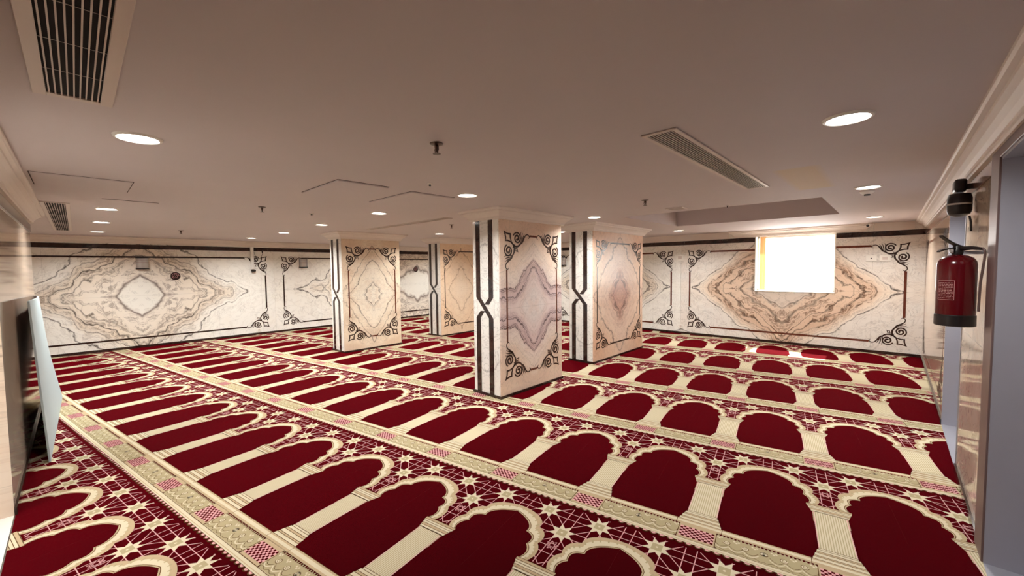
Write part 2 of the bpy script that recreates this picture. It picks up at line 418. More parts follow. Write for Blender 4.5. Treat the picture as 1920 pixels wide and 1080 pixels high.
def ornament():
    """corner piece, corner at (0,0), arms along +u and +v, about .42 long"""
    q = []
    def rhomb(c, a, b, w):
        c = Vector(c); out = []; inn = []
        tips = [Vector((-a, -a)), Vector((b, -b)), Vector((a, a)), Vector((-b, b))]
        for i in range(4):
            p, r = tips[i], tips[(i+1) % 4]
            for k in range(5):
                t = k/5; m_ = p.lerp(r, t)*(1-.16*math.sin(math.pi*t)); out.append(c+m_); inn.append(c+m_*w)
        for i in range(20): q.append((out[i], out[(i+1) % 20], inn[(i+1) % 20], inn[i]))
    rhomb((.028, .028), .076, .050, .60)
    rhomb((.178, .178), .030, .019, .5)
    half = []
    # big volute with a heavy eye
    half += ribbon(spiral((.190, .035), .074, .010, R(205), 1.85), taper(40, .018, .022, .030))
    half += ribbon(bez((.100, .098), (.135, .150), (.215, .155), (.262, .085), 18), taper(18, .012, .026, .020))
    # stem sweeping to the arm end and its hook
    half += ribbon(bez((.245, .100), (.305, .095), (.315, -.010), (.372, -.016), 18), taper(18, .026, .021, .013))
    half += ribbon(bez((.368, -.016), (.420, -.022), (.430, .034), (.395, .030), 12), taper(12, .013, .013, .006))
    # leaf blades
    for k in range(3):
        o = k*.027
        half += ribbon(bez((.250+o*.5, .085-o*.3), (.250+o*.9, .050), (.242+o, .010), (.262+o*1.2, -.044+o*.35), 10), taper(10, .008, .016, .004))
    # curl between corner rhomb and centre
    half += ribbon(bez((.090, .088), (.112, .120), (.150, .135), (.150, .105), 12), taper(12, .022, .018, .007))
    q += half; q += [tuple(Vector((p[1], p[0])) for p in f) for f in half]
    return q
ORN = ornament()
ORN_ME = {}
def place_plane(quads, O, U, V, N, t=.0015, name='corner_ornament', mat=None, parent=None):
    bm = bmesh.new(); O, U, V, N = map(Vector, (O, U, V, N))
    for k, f in enumerate(quads):
        h = t*(.6+.4*((k*7) % 5)/5)
        vs = [bm.verts.new(O+U*p[0]+V*p[1]+N*h) for p in f]
        try: bm.faces.new(vs)
        except Exception: pass
    # give the inlay its slim edge
    g = bmesh.ops.extrude_face_region(bm, geom=bm.faces[:])
    for v in [e for e in g['geom'] if isinstance(e, bmesh.types.BMVert)]: v.co -= N*(t*.9)
    return link(name, bm, mat or M_orn, parent)
def frame_panel(parent, axis, plane, nrm, a0, a1, z0, z1, bw, mat_bar, arm=.42, oh=1.0, ov=1.0, skip=None, corners='ABCD'):
    """inlaid frame on a wall; axis 'x' or 'y' is the horizontal direction"""
    ex = Vector((1, 0, 0)) if axis == 'x' else Vector((0, 1, 0))
    N = Vector(nrm)
    def P(a, z): return (ex*a)+Vector((0, 0, z))+(Vector((0, plane, 0)) if axis == 'x' else Vector((plane, 0, 0)))
    for key, (a, z, su, sv) in dict(A=(a0, z1, 1, -1), B=(a1, z1, -1, -1), C=(a0, z0, 1, 1), D=(a1, z0, -1, 1)).items():
        if key in corners: place_plane(ORN, P(a, z), ex*su*oh, Vector((0, 0, sv*ov)), N, parent=parent)
    def bar(p0, p1, hz):
        quad = [(Vector((0, 0)), Vector((1, 0)), Vector((1, 1)), Vector((0, 1)))]
        d = p1-p0
        if hz: place_plane(quad, p0-Vector((0, 0, bw/2)), d, Vector((0, 0, bw)), N, name='border_strip', mat=mat_bar, parent=parent)
        else: place_plane(quad, p0-ex*bw/2, d, ex*bw, N, name='border_strip', mat=mat_bar, parent=parent)
    au, av = arm*oh, arm*ov
    for z in (z0, z1):
        segs = [(a0+au, a1-au)]
        if skip and z == z1 and skip[0] < a1: segs = [(a0+au, skip[0]), (skip[1], a1-au)]
        for s, e in segs:
            if e > s: bar(P(s, z), P(e, z), True)
    for a, c in ((a0, 'AC'), (a1, 'BD')):
        if c[0] in corners: bar(P(a, z0+av), P(a, z1-av), False)

E1 = .0005
frame_panel(wall_left, 'y', XL+E1, (1, 0, 0), YA+.2, 3.05, .2, 1.79, .032, M_dark)
frame_panel(wall_left, 'y', XL+E1, (1, 0, 0), 3.44, YW-.25, .2, 1.79, .032, M_dark)
frame_panel(wall_front, 'x', YW-E1, (0, -1, 0), -3.2, .16, .2, 1.79, .034, M_brown, skip=(-9, -9))
# the top strip of that panel is interrupted by the window: rebuild it as two pieces
for o in [o for o in wall_front.children if o.name.startswith('border_strip')]:
    zs = [v.co.z for v in o.data.vertices]; xs = [v.co.x for v in o.data.vertices]
    if min(zs) > 1.6 and max(xs)-min(xs) > 1.:
        bpy.data.objects.remove(o)
for a, b in ((-2.78, WX0), (WX1, -.26)):
    place_plane([(Vector((0, 0)), Vector((1, 0)), Vector((1, 1)), Vector((0, 1)))], (a, YW-E1, 1.79-.017), (b-a, 0, 0), (0, 0, .034), (0, -1, 0), name='border_strip', mat=M_brown, parent=wall_front)
frame_panel(wall_front, 'x', YW-E1, (0, -1, 0), -6.75, -3.6, .2, 1.79, .034, M_brown)
frame_panel(wall_front, 'x', YW-E1, (0, -1, 0), -10.5, -7.1, .2, 1.79, .034, M_brown)
frame_panel(wall_right, 'y', XR-E1, (-1, 0, 0), 5.62, YW-.3, .2, 1.79, .03, M_brown)

# ------------------------------------------------------------------ columns
def column(x0, x1, y0, y1, mat, label, pos):
    c = empty('marble_column', ((x0+x1)/2, (y0+y1)/2, 0), label, 'column', None)
    bm = bmesh.new(); bx(bm, x0, x1, y0, y1, .0, ZC)
    for f in bm.faces:
        n = f.normal; f.normal_update(); f.material_index = 1 if abs(f.normal.y) > .5 else 0
    # bright polished edge chamfer
    es = [e for e in bm.edges if abs(e.verts[0].co.z-e.verts[1].co.z) > 1]
    bmesh.ops.bevel(bm, geom=es, offset=.008, segments=2, affect='EDGES')
    link('shaft', bm, [mat, M_narrow], c)
    bm = bmesh.new(); sweep(bm, [(x0, y0), (x1, y0), (x1, y1), (x0, y1)], -1)
    link('capital', bm, M_corn, c)
    bm = bmesh.new(); e = .012
    for q in ((x0-e, x1+e, y0-e, y0-.001), (x0-e, x1+e, y1+.001, y1+e), (x0-e, x0-.001, y0-.001, y1+.001), (x1+.001, x1+e, y0-.001, y1+.001)):
        bx(bm, *q, 0.004, .035)
    link('skirting', bm, M_dark, c)
    # crossing dark bands on both narrow faces
    w = x1-x0; a, b = .055/.45*w, .130/.45*w; c_, d_ = .268/.45*w, .343/.45*w; zm, hh = 1.035, .12
    for yy, nn, fl in ((y0-.0005, (0, -1, 0), 1), (y1+.0005, (0, 1, 0), -1)):
        O = (x0 if fl == 1 else x1, yy, 0); U = (fl, 0, 0); V = (0, 0, 1)
        V2 = Vector
        t1, t2, b1, b2 = zm+hh, zm-hh, .035, ZK
        over = [(V2((a, t1)), V2((b, t1)), V2((d_, t2)), V2((c_, t2)))]
        def qd(*p): return tuple(V2(x) for x in p)
        A_ = [qd((a, t1), (b, t1), (b, b2), (a, b2)), qd((a, t1), (b, t1), (d_, t2), (c_, t2)), qd((c_, t2), (d_, t2), (d_, b1), (c_, b1))]
        g = .34
        def lp(p, q, t): return (p[0]+(q[0]-p[0])*t, p[1]+(q[1]-p[1])*t)
        B1 = [qd((c_, t1), (d_, t1), (d_, b2), (c_, b2)), qd((c_, t1), (d_, t1), lp((d_, t1), (b, t2), g), lp((c_, t1), (a, t2), g))]
        B2 = [qd(lp((c_, t1), (a, t2), 1-g), lp((d_, t1), (b, t2), 1-g), (b, t2), (a, t2)), qd((a, t2), (b, t2), (b, b1), (a, b1))]
        place_plane(A_, O, U, V, nn, name='crossing_band', mat=M_dark, parent=c)
        place_plane(B1, O, U, V, nn, name='crossing_band', mat=M_dark, parent=c)
        place_plane(B2, O, U, V, nn, name='crossing_band', mat=M_dark, parent=c)
    oh = .96 if y1-y0 < 1.3 else .98
    frame_panel(c, 'y', x1+E1, (1, 0, 0), y0+.115, y1-.115, .245, 1.875, .024, M_brown if y1-y0 < 1.3 else M_orn, oh=oh, ov=.95)
    frame_panel(c, 'y', x0-E1, (-1, 0, 0), y0+.115, y1-.115, .245, 1.875, .024, M_brown, oh=oh, ov=.95)
    return c
mc1 = marble('marble_column_violet', 1, 3.83, .62, 1.0, pal_c1, 11.2, vs=2.2, peak=.34, rough=.16)
mc2 = marble('marble_column_rose', 1, 6.21, .86, .98, pal_c2, 12.9, vs=1.8, rough=.3)
mc3 = marble('marble_column_cream', 1, 3.80, .6, .85, pal_c3, 14.3, vs=1.9)
mc4 = marble('marble_column_amber', 1, 6.0, .8, 1.0, pal_c4, 15.8, vs=1.9)
column(-3.665, -3.215, 3.24, 4.41, mc1, 'nearest marble column, violet-grey zigzag veins inside a thin brown frame', 0)
column(-3.77, -3.325, 5.37, 7.05, mc2, 'rose marble column with wide face, behind the nearest column toward the window', 0)
column(-7.60, -7.125, 3.22, 4.38, mc3, 'cream marble column with pale diamond veining, leftmost of the four columns', 0)
column(-7.65, -7.19, 5.42, 7.10, mc4, 'amber-toned marble column farthest away, partly hidden by the nearest column', 0)

# ------------------------------------------------------------------ carpet (one woven repeat, laid in rows turned about 10 degrees to the walls)
def build_tile():
    """polygons of one repeat: list of (layer, colour, [(a,b)...])"""
    o = []; hq = QQ/2
    def poly(l, c, pts): o.append((l, c, [tuple(p) for p in pts]))
    def rect(l, c, a0, a1, b0, b1): poly(l, c, [(a0, b0), (a1, b0), (a1, b1), (a0, b1)])
    def rib(l, c, pts, w):
        for f in ribbon(pts, w): poly(l, c, f)
    BT = PP-.125
    rect(0, 0, -hq, hq, -.125, PP-.125)
    # --- star lattice
    stars = [(-.1605, 1.157), (.1605, 1.157), (0, .9965)]
    def clipseg(p, q, b0, b1):
        (x1, y1), (x2, y2) = p, q; t0, t1 = 0, 1
        for (s, e, lo, hi) in ((x1, x2, -hq, hq), (y1, y2, b0, b1)):
            d = e-s
            if abs(d) < 1e-9:
                if s < lo or s > hi: return None
                continue
            ta, tb = (lo-s)/d, (hi-s)/d
            if ta > tb: ta, tb = tb, ta
            t0, t1 = max(t0, ta), min(t1, tb)
        if t1-t0 < .01: return None
        return (x1+(x2-x1)*t0, y1+(y2-y1)*t0), (x1+(x2-x1)*t1, y1+(y2-y1)*t1)
    lines = set()
    cs = []
    for i in range(-3, 4):
        for j in range(-3, 3):
            if (i+j) % 2 == 0: continue
            cs.append((i*.1605, 1.157+j*.1605))
    L0, L1 = .715, 1.236
    # horizontals / verticals
    for j in range(-2, 2):
        for s in (-.028, .028): lines.add((-1., round(1.157+j*.1605+s, 4), 1., round(1.157+j*.1605+s, 4)))
    for i in range(-2, 3):
        for s in (-.028, .028): lines.add((round(i*.1605+s, 4), 0., round(i*.1605+s, 4), 2.))
    for k in range(-8, 9):
        for s in (-.040, .040):
            c = 1.157+.1605+k*.321+s
            lines.add((-1., round(c-1., 4), 1., round(c+1., 4))); lines.add((-1., round(c+1., 4), 1., round(c-1., 4)))
    for (x1, y1, x2, y2) in sorted(lines):
        s = clipseg((x1, y1), (x2, y2), L0, L1)
        if s: rib(1, 3, s, .0046)
    # zigzag closing the top: short connecting caps
    for c in stars:
        pts = []
        for k in range(8):
            a = R(22.5+45*k)
            pts.append((c[0]+.078*math.cos(a), c[1]+.078*math.sin(a)))
            a = R(45+45*k); pts.append((c[0]+.041*math.cos(a), c[1]+.041*math.sin(a)))
        poly(2, 1, pts)
        s_ = .027; poly(3, 5, [(c[0]-s_, c[1]-s_), (c[0]+s_, c[1]-s_), (c[0]+s_, c[1]+s_), (c[0]-s_, c[1]+s_)])
        poly(4, 1, [(c[0]+.007*math.cos(k*math.pi/3), c[1]+.007*math.sin(k*math.pi/3)) for k in range(6)])
    # little flower below the lower star
    for k in range(8):
        a = R(22.5+45*k); rib(1, 3, [(.036*math.cos(a), .875+.036*math.sin(a)), (.036*math.cos(a+R(135)), .875+.036*math.sin(a+R(135)))], .004)
    # --- lobed arch of the niche (niche centre at a=hq, built as two halves in this tile)
    def lobes(pts, bul, n=8):
        out = []
        for (p, q, h) in zip(pts, pts[1:], bul):
            p, q = Vector(p), Vector(q); d = q-p; nn = Vector((-d.y, d.x)).normalized()*h
            for i in range(n):
                t = i/n; s = math.sin(math.pi*(t**.72 if h > .034 else t))**.8
                out.append(tuple(p+d*t+nn*s))
        out.append(tuple(pts[-1])); return out
    inner = lobes([(.102, .700), (.114, .818), (.167, .910), (.321, 1.047)], [.026, .031, .036], 10)
    outer = lobes([(.056, .706), (.072, .846), (.131, .976), (.321, 1.100)], [.024, .032, .045], 10)
    inner2 = [(x+.012*(1 if x < .3 else 0), y-.012) for x, y in inner]
    mid = [((a[0]*.45+b[0]*.55), (a[1]*.45+b[1]*.55)) for a, b in zip(inner, outer)]
    for sg in (1, -1):
        f = lambda L: [(sg*x, y) for x, y in L]
        poly(5, 2, f(outer+[(.321, .5), (.08, .5), (.08, .7)]))
        for i in range(len(inner)-1):      # bright inner part of the band
            poly(6, 1, f([inner[i], inner[i+1], mid[i+1], mid[i]]))
        # ribs across the band
        for i in range(1, len(inner)-1, 2):
            a = Vector(inner[i])*.3+Vector(outer[i])*.7; b = Vector(inner[i])*.6+Vector(outer[i])*.4
            rib(7, 5, f([tuple(a), tuple(b)]), .009)
        # tan lip + thin outline then the red field
        poly(7, 2, f(inner+[(.321, .5), (.102, .5)]))
        rib(8, 4, f([(x+.002, y-.003) for x, y in inner]), .0035)
        poly(9, 0, f([(x+(.010 if x < .3 else 0), y-.009) for x, y in inner]+[(.321, .12), (.104, .12), (.086, .3), (.085, .6)]))
    # --- pillar
    def sym(l, c, w0, w1, b0, b1): poly(l, c, [(-w0, b0), (w0, b0), (w1, b1), (-w1, b1)])
    sym(10, 1, .081, .081, .215, .62)
    for k in range(-6, 7): rib(11, 5, [(k*.0118, .232), (k*.0118, .612)], .0042)
    for s in (-1, 1): rib(11, 3, [(s*.079, .232), (s*.079, .612)], .004)
    for (w0, w1, b0, b1, c) in ((.088, .094, .614, .634, 1), (.094, .098, .634, .650, 2), (.098, .104, .650, .668, 1), (.104, .110, .668, .682, 1), (.110, .112, .682, .704, 2)):
        sym(10, c, w0, w1, b0, b1)
    for b, w in ((.614, .088), (.634, .094), (.652, .098), (.668, .104), (.684, .110), (.702, .112)): rib(12, 4, [(-w, b), (w, b)], .003)
    for (w0, w1, b0, b1, c) in ((.118, .118, .078, .124, 2), (.112, .108, .124, .146, 1), (.106, .104, .146, .158, 2), (.102, .099, .158, .182, 1), (.096, .092, .182, .196, 2), (.092, .088, .196, .216, 1)):
        sym(10, c, w0, w1, b0, b1)
    for b, w in ((.124, .112), (.146, .106), (.158, .102), (.182, .097), (.197, .092), (.216, .088), (.230, .081)): rib(12, 4, [(-w, b), (w, b)], .003)
    sym(11, 1, .116, .116, .094, .112)
    # --- border band
    rect(10, 1, -hq, hq, -.092, -.058)
    rib(12, 4, [(-hq, -.061), (hq, -.061)], .003); rib(12, 2, [(-hq, -.082), (hq, -.082)], .004)
    rect(10, 2, -hq, -.118, .078, .124); rect(10, 2, .118, hq, .078, .124)
    rect(11, 1, -hq, -.118, .092, .113); rect(11, 1, .118, hq, .092, .113)
    for s in (-1, 1): rib(12, 4, [(s*.118, .078), (s*.118, .126)], .003)
    rib(12, 4, [(-hq, .124), (-.118, .124)], .0025); rib(12, 4, [(.118, .124), (hq, .124)], .0025)
    # checker pedestal
    rect(10, 2, -.094, .094, -.060, .080)
    rect(11, 3, -.087, .087, -.042, .056)
    nx, nb = 12, 7
    for i in range(nx):
        for j in range(nb):
            if (i+j) % 2: rect(12, 0, -.087+.174*i/nx, -.087+.174*(i+1)/nx, -.042+.098*j/nb, -.042+.098*(j+1)/nb)
    # scroll panels (half on each side of the repeat)
    for sg in (1, -1):
        f = lambda L: [(sg*x, y) for x, y in L]
        poly(10, 5, f([(.102, -.055), (.096, -.040), (.096, .056), (.104, .074), (hq, .074), (hq, -.058), (.108, -.058)]))
        rib(12, 4, f([(.108, -.058), (.097, -.044), (.096, .056), (.104, .076)]), .0035)
        # dark dentils along the top
        for k in range(12):
            a = .110+k*.018
            if a < hq: poly(12, 0, f([(a, .064), (a+.010, .064), (a+.010, .078), (a, .078)]))
        # rosettes, scrolls and little white trefoils
        for (ca, cb, rr) in ((.150, .022, .020), (.236, .018, .020), (hq, .022, .020)):
            rib(11, 4, f(spiral((ca, cb), rr, .006, R(200), 1.6, 18)), .0026)
            rib(12, 1, f(spiral((ca, cb), rr*.75, .003, R(180), 1.4, 14)), .0055)
        for (ca, cb) in ((.112, .046), (.194, .040), (.278, .040)):
            for da, db in ((0, 0), (-.010, .009), (.010, .009)):
                poly(12, 1, f([(ca+da+.0062*math.cos(k*math.pi/3), cb+db+.0062*math.sin(k*math.pi/3)) for k in range(6)]))
        for ca in (.125, .193, .262):
            rib(11, 4, f(bez((ca-.028, .0), (ca-.012, -.03), (ca+.012, -.03), (ca+.034, .004), 8)), .0026)
            rib(11, 1, f(bez((ca-.032, -.012), (ca-.012, -.045), (ca+.012, -.045), (ca+.036, -.010), 8)), .006)
        w_ = [(.104+(hq-.104)*i/24, -.046+.006*math.sin(i*1.05)) for i in range(25)]
        rib(12, 4, f(w_), .0024)
    # beads
    for k in range(14):
        a = -hq+(k+.5)*QQ/14
        poly(10, 4, [(a+.0205*math.cos(t), -.093-.021*math.sin(t)) for t in [math.pi*i/6 for i in range(7)]])
        poly(11, 3, [(a+.0135*math.cos(t), -.0945-.0125*math.sin(t)) for t in [math.pi*i/5 for i in range(6)]])
    return o
def carpet():
    raw = build_tile(); tris = []
    for l, c, pts in raw:
        V3 = [Vector((x, y, 0)) for x, y in pts]
        if len(V3) == 3: idx = [(0, 1, 2)]
        elif len(V3) == 4 and l in (1, 10, 11, 12, 0): idx = [(0, 1, 2), (0, 2, 3)]
        else: idx = tessellate_polygon([V3])
        for i, j, k in idx:
            a, b, d = pts[i], pts[j], pts[k]
            ar = (b[0]-a[0])*(d[1]-a[1])-(b[1]-a[1])*(d[0]-a[0])
            if abs(ar) < 1e-9: continue
            tris.append((.0003*l+.0006, c, (a, b, d) if ar > 0 else (a, d, b)))
    cs, sn = math.cos(DLT), math.sin(DLT)
    verts, faces, mids = [], [], []
    e = .004
    full = (XL+e, XR-e, YB+e, YW-e)
    regions = [(XP-.0, XR-e, YB+e, YW-e), (XL+e, XP-.0, YA+e, YW-e), (XR-e, XR+RD-.004, DA0+.014, DA1-.014)]
    def clip(poly, rg):
        for ax, lim, sg in ((0, rg[0], 1), (0, rg[1], -1), (1, rg[2], 1), (1, rg[3], -1)):
            if not poly: return poly
            out = []
            for i in range(len(poly)):
                p, q = poly[i], poly[(i+1) % len(poly)]
                dp, dq = (p[ax]-lim)*sg, (q[ax]-lim)*sg
                if dp >= 0: out.append(p)
                if (dp >= 0) != (dq >= 0):
                    t = dp/(dp-dq); out.append((p[0]+(q[0]-p[0])*t, p[1]+(q[1]-p[1])*t))
            poly = out
        return poly
    for r in range(-4, 9):
        for g in range(-3, 26):
            oa, ob = CX0+g*QQ, CY0+r*PP
            cor = [(cs*(oa+a)-sn*(ob+b), sn*(oa+a)+cs*(ob+b)) for a in (-QQ/2, QQ/2) for b in (-.125, PP-.125)]
            x0, x1 = min(c[0] for c in cor), max(c[0] for c in cor); y0, y1 = min(c[1] for c in cor), max(c[1] for c in cor)
            for ri, rg in enumerate(regions):
                if x1 < rg[0] or x0 > rg[1] or y1 < rg[2] or y0 > rg[3]: continue
                inside = x0 >= rg[0] and x1 <= rg[1] and y0 >= rg[2] and y1 <= rg[3]
                for z, c, tr in tris:
                    P = [(cs*(oa+a)-sn*(ob+b), sn*(oa+a)+cs*(ob+b)) for a, b in tr]
                    if not inside:
                        if not (all(rg[0] <= p[0] <= rg[1] and rg[2] <= p[1] <= rg[3] for p in P)):
                            P = clip(P, rg)
                            if len(P) < 3: continue
                    s = len(verts); verts.extend((p[0], p[1], z) for p in P); faces.append(tuple(range(s, s+len(P)))); mids.append(c)
    me = bpy.data.meshes.new('prayer_carpet'); me.from_pydata(verts, [], faces)
    for y in YARN: me.materials.append(y)
    me.polygons.foreach_set('material_index', mids); me.update()
    ob_ = bpy.data.objects.new('prayer_carpet', me); COL.objects.link(ob_)
    tag(ob_, 'crimson wall-to-wall prayer carpet woven with cream arched niches and star borders', 'carpet')
    return ob_
carpet()

# ------------------------------------------------------------------ window
w = empty('window_1', (-1.346, YW+.2, WZ0)); struct(w)
bm = bmesh.new(); y0, y1 = YW+.16, YW+.22; fwid = .035
bx(bm, WX0, WX0+fwid, y0, y1, WZ0, WZ1); bx(bm, WX1-fwid, WX1, y0, y1, WZ0, WZ1); bx(bm, WX0, WX1, y0, y1, WZ0, WZ0+fwid); bx(bm, WX0, WX1, y0, y1, WZ1-fwid, WZ1)
xm = (WX0+WX1)/2
link('window_frame', bm, M_frame, w)
bm = bmesh.new(); bx(bm, WX0+fwid, WX1-fwid, y0+.025, y0+.031, WZ0+fwid, WZ1-fwid)
link('pane', bm, M_glass, w)
bm = bmesh.new(); t_ = .012
bx(bm, WX0, WX0+t_, YW-.012, y0, WZ0, WZ1); bx(bm, WX1-t_, WX1, YW-.012, y0, WZ0, WZ1); bx(bm, WX0+t_, WX1-t_, YW-.012, y0, WZ0, WZ0+t_)
link('window_lining', bm, M_frame, w)
cu = bmesh.new()
N_ = 40; prev = None
for i in range(N_+1):
    x = WX0+.06+.10*i/N_; yv = YW+.10+.010*math.sin(i*1.1)
    a, b = cu.verts.new((x, yv, WZ0+.03)), cu.verts.new((x, yv, WZ1-.01))
    if prev: cu.faces.new((prev[0], a, b, prev[1]))
    prev = (a, b)
bmesh.ops.solidify(cu, geom=cu.faces[:], thickness=.003)
tag(link('curtain', cu, M_curtain), 'narrow golden curtain bunched at the left side of the bright window', 'curtain')

# ------------------------------------------------------------------ ceiling lights
LIGHTS = [(-2.75, .24), (-6.02, .25), (-7.66, .26), (-9.5, .27),
          (-.165, 2.43), (-2.84, 2.46), (-4.46, 2.48), (-6.16, 2.50), (-7.88, 2.54), (-9.57, 2.47),
          (-.17, 4.72), (-2.94, 4.78), (-6.35, 4.78), (-9.5, 4.8), (-2.97, 7.79), (-.2, 7.8), (-6.1, 7.8), (-9.5, 7.8), (-4.6, 6.3), (-8.6, 6.4)]
LL = ['large glaring round ceiling light near the left, beside the long dark grille',
 'round ceiling light above the left wall, topmost of the stack of three', 'round ceiling light above the left wall, middle of the stack of three', 'round ceiling light above the left wall, lowest of the stack of three',
 'large glaring round ceiling light at upper right, near the right wall cornice', 'bright round ceiling light just left of the nearest column capital', 'round ceiling light beyond the two middle access hatches',
 'round ceiling light just above and left of the cream column capital', 'small round ceiling light, second last in the long row of lights', 'last small round ceiling light of the long row, above the white wall bracket',
 'round ceiling light at right, directly above the smoke detector', 'small round ceiling light above the rose column capital', 'small round ceiling light between the cream column and the nearest column, above the amber column',
 'round ceiling light behind the cream column', 'small round ceiling light between the rose column and the boxed window cornice', 'round ceiling light beside the bullet camera at the window wall',
 'round ceiling light hidden behind the nearest column', 'round ceiling light in the far corner of the hall', 'round ceiling light between the nearest and amber columns', 'round ceiling light behind the amber column']
POWER = {(-2.75, .24): .55, (-.165, 2.43): .6, (-2.84, 2.46): .9}
def make_light(loc, label, power):
    power *= POWER.get(loc, 1.2)
    t = empty('ceiling_light', (loc[0], loc[1], ZC), label, 'ceiling light', 'round ceiling lights')
    bm = bmesh.new(); lathe(bm, [(.076, -.002), (.082, -.010), (.092, -.008), (.096, .0)], (loc[0], loc[1], ZC), cap=False)
    link('trim_ring', bm, M_white, t, True)
    bm = bmesh.new(); lathe(bm, [(.076, -.003), (.05, -.005), (.001, -.006)], (loc[0], loc[1], ZC))
    link('lens', bm, M_lens, t, True)
    l = bpy.data.lights.new('lamp', 'AREA'); l.shape = 'DISK'; l.size = .15; l.energy = power; l.color = (1, .985, .95); l.spread = R(150)
    lo = bpy.data.objects.new('lamp', l); COL.objects.link(lo); lo.location = (loc[0], loc[1], ZC-.012)
    return t
PW = 21
for k, (p, lb) in enumerate(zip(LIGHTS, LL)): make_light(p, lb, PW)
make_light((-3.25, -1.3), 'ceiling light in the side passage', PW)

# ------------------------------------------------------------------ ceiling grilles
def grille(x0, x1, y0, y1, label, along='x', n=8, cross=6, fw_=.03, group='slatted air grilles in the ceiling'):
    t = empty('air_grille', ((x0+x1)/2, (y0+y1)/2, ZC), label, 'air vent', group)
    bm = bmesh.new(); z0, z1 = ZC-.008, ZC-.0005
    bx(bm, x0-fw_, x1+fw_, y0-fw_, y0, z0, z1); bx(bm, x0-fw_, x1+fw_, y1, y1+fw_, z0, z1); bx(bm, x0-fw_, x0, y0, y1, z0, z1); bx(bm, x1, x1+fw_, y0, y1, z0, z1)
    bmesh.ops.bevel(bm, geom=bm.edges[:], offset=.002, segments=1, affect='EDGES')
    link('frame', bm, M_grille, t)
    box('backing', x0, x1, y0, y1, ZC-.0015, ZC-.0005, M_void, t)
    for k in range(n):
        if along == 'x':
            c = y0+(y1-y0)*(k+.5)/n; box('slat', x0, x1, c-.002, c+.002, ZC-.007, ZC-.002, M_grille, t)
        else:
            c = x0+(x1-x0)*(k+.5)/n; box('slat', c-.0022, c+.0022, y0, y1, ZC-.007, ZC-.002, M_grille, t)
    for k in range(1, cross+1):
        if along == 'x':
            c = x0+(x1-x0)*k/(cross+1); box('cross_bar', c-.0009, c+.0009, y0, y1, ZC-.0035, ZC-.0022, M_grille, t)
        else:
            c = y0+(y1-y0)*k/(cross+1); box('cross_bar', x0, x1, c-.0012, c+.0012, ZC-.0055, ZC-.0025, M_grille, t)
    return t
grille(-2.27, -1.0, -.045, .095, 'long dark slatted grille at top left, nearest in the ceiling', 'x', 9, 4, .035)
grille(-.93, -.80, 2.02, 4.0, 'long slatted air grille in the ceiling right of centre, white frame', 'y', 9, 0, .025)
grille(-9.5, -5.8, -.175, -.04, 'far dark grille beside the left wall cornice, next to three lights', 'x', 8, 5, .03)
grille(-6.38, -4.3, 3.34, 3.42, 'thin slot diffuser in the ceiling between the cream and nearest columns', 'x', 3, 0, .02)
grille(-1.93, -1.77, 4.72, 4.86, 'small square vent in the ceiling beside the recessed coffer', 'x', 5, 0, .02)

# access hatches
def hatch(x0, x1, y0, y1, label, sag=.012, hinge=None):
    t = empty('access_hatch', ((x0+x1)/2, (y0+y1)/2, ZC), label, 'ceiling hatch', 'plaster access hatches')
    bm = bmesh.new(); g = .006; z1 = ZC-.0006
    for q in ((x0-g, x1+g, y0-g, y0), (x0-g, x1+g, y1, y1+g), (x0-g, x0, y0, y1), (x1, x1+g, y0, y1)): bx(bm, *q, z1-.0012, z1)
    link('hatch_gap', bm, M_seam, t)
    bm = bmesh.new(); bx(bm, x0, x1, y0, y1, ZC-sag, ZC-.0006)
    bmesh.ops.bevel(bm, geom=[e for e in bm.edges if e.verts[0].co.z < ZC-.005 and e.verts[1].co.z < ZC-.005], offset=.004, segments=1, affect='EDGES')
    link('hatch_panel', bm, M_ceil, t)
hatch(-3.70, -3.0, 1.35, 1.76, 'flush square access hatch in mid ceiling, the nearer of the middle pair')
hatch(-3.77, -3.03, 2.0, 2.46, 'flush access hatch in mid ceiling, closer to the nearest column')
hatch(-4.7, -4.13, -.18, .32, 'access hatch with dark gap beside the left wall cornice', .008)
struct(box('trim_4', -5.235, -5.225, .19, .58, ZC-.003, ZC-.0005, M_seam))

# sprinklers, detectors
def sprinkler(x, y, label):
    t = empty('fire_sprinkler', (x, y, ZC), label, 'sprinkler', 'fire sprinkler heads')
    bm = bmesh.new(); lathe(bm, [(.036, -.001), (.034, -.006), (.016, -.010)], (x, y, ZC), seg=20); link('escutcheon', bm, M_gold, t, True)
    bm = bmesh.new(); lathe(bm, [(.010, -.008), (.012, -.02), (.007, -.03), (.006, -.045)], (x, y, ZC), seg=14)
    tube(bm, [(x-.011, y, ZC-.018), (x-.016, y, ZC-.034), (x-.005, y, ZC-.052)], .0025, 6); tube(bm, [(x+.011, y, ZC-.018), (x+.016, y, ZC-.034), (x+.005, y, ZC-.052)], .0025, 6)
    link('nozzle', bm, M_gold, t, True)
    bm = bmesh.new(); lathe(bm, [(.004, -.05), (.021, -.054), (.021, -.057), (.002, -.058)], (x, y, ZC), seg=16); link('deflector', bm, M_gold, t, True)
sprinkler(-1.79, 1.34, 'dark sprinkler head hanging in the middle of the ceiling, nearest one')
sprinkler(-4.84, 1.36, 'sprinkler head in the left ceiling, left of the row of round lights')
sprinkler(-8.5, 1.2, 'tiny sprinkler head far away above the left wall')
sprinkler(-4.93, 3.94, 'sprinkler head in the ceiling just left of the nearest column capital')
sprinkler(-1.84, 3.95, 'sprinkler head in the ceiling between the rose column and the long right grille')
sprinkler(-.9, 6.02, 'sprinkler head at the right coffer') if False else None
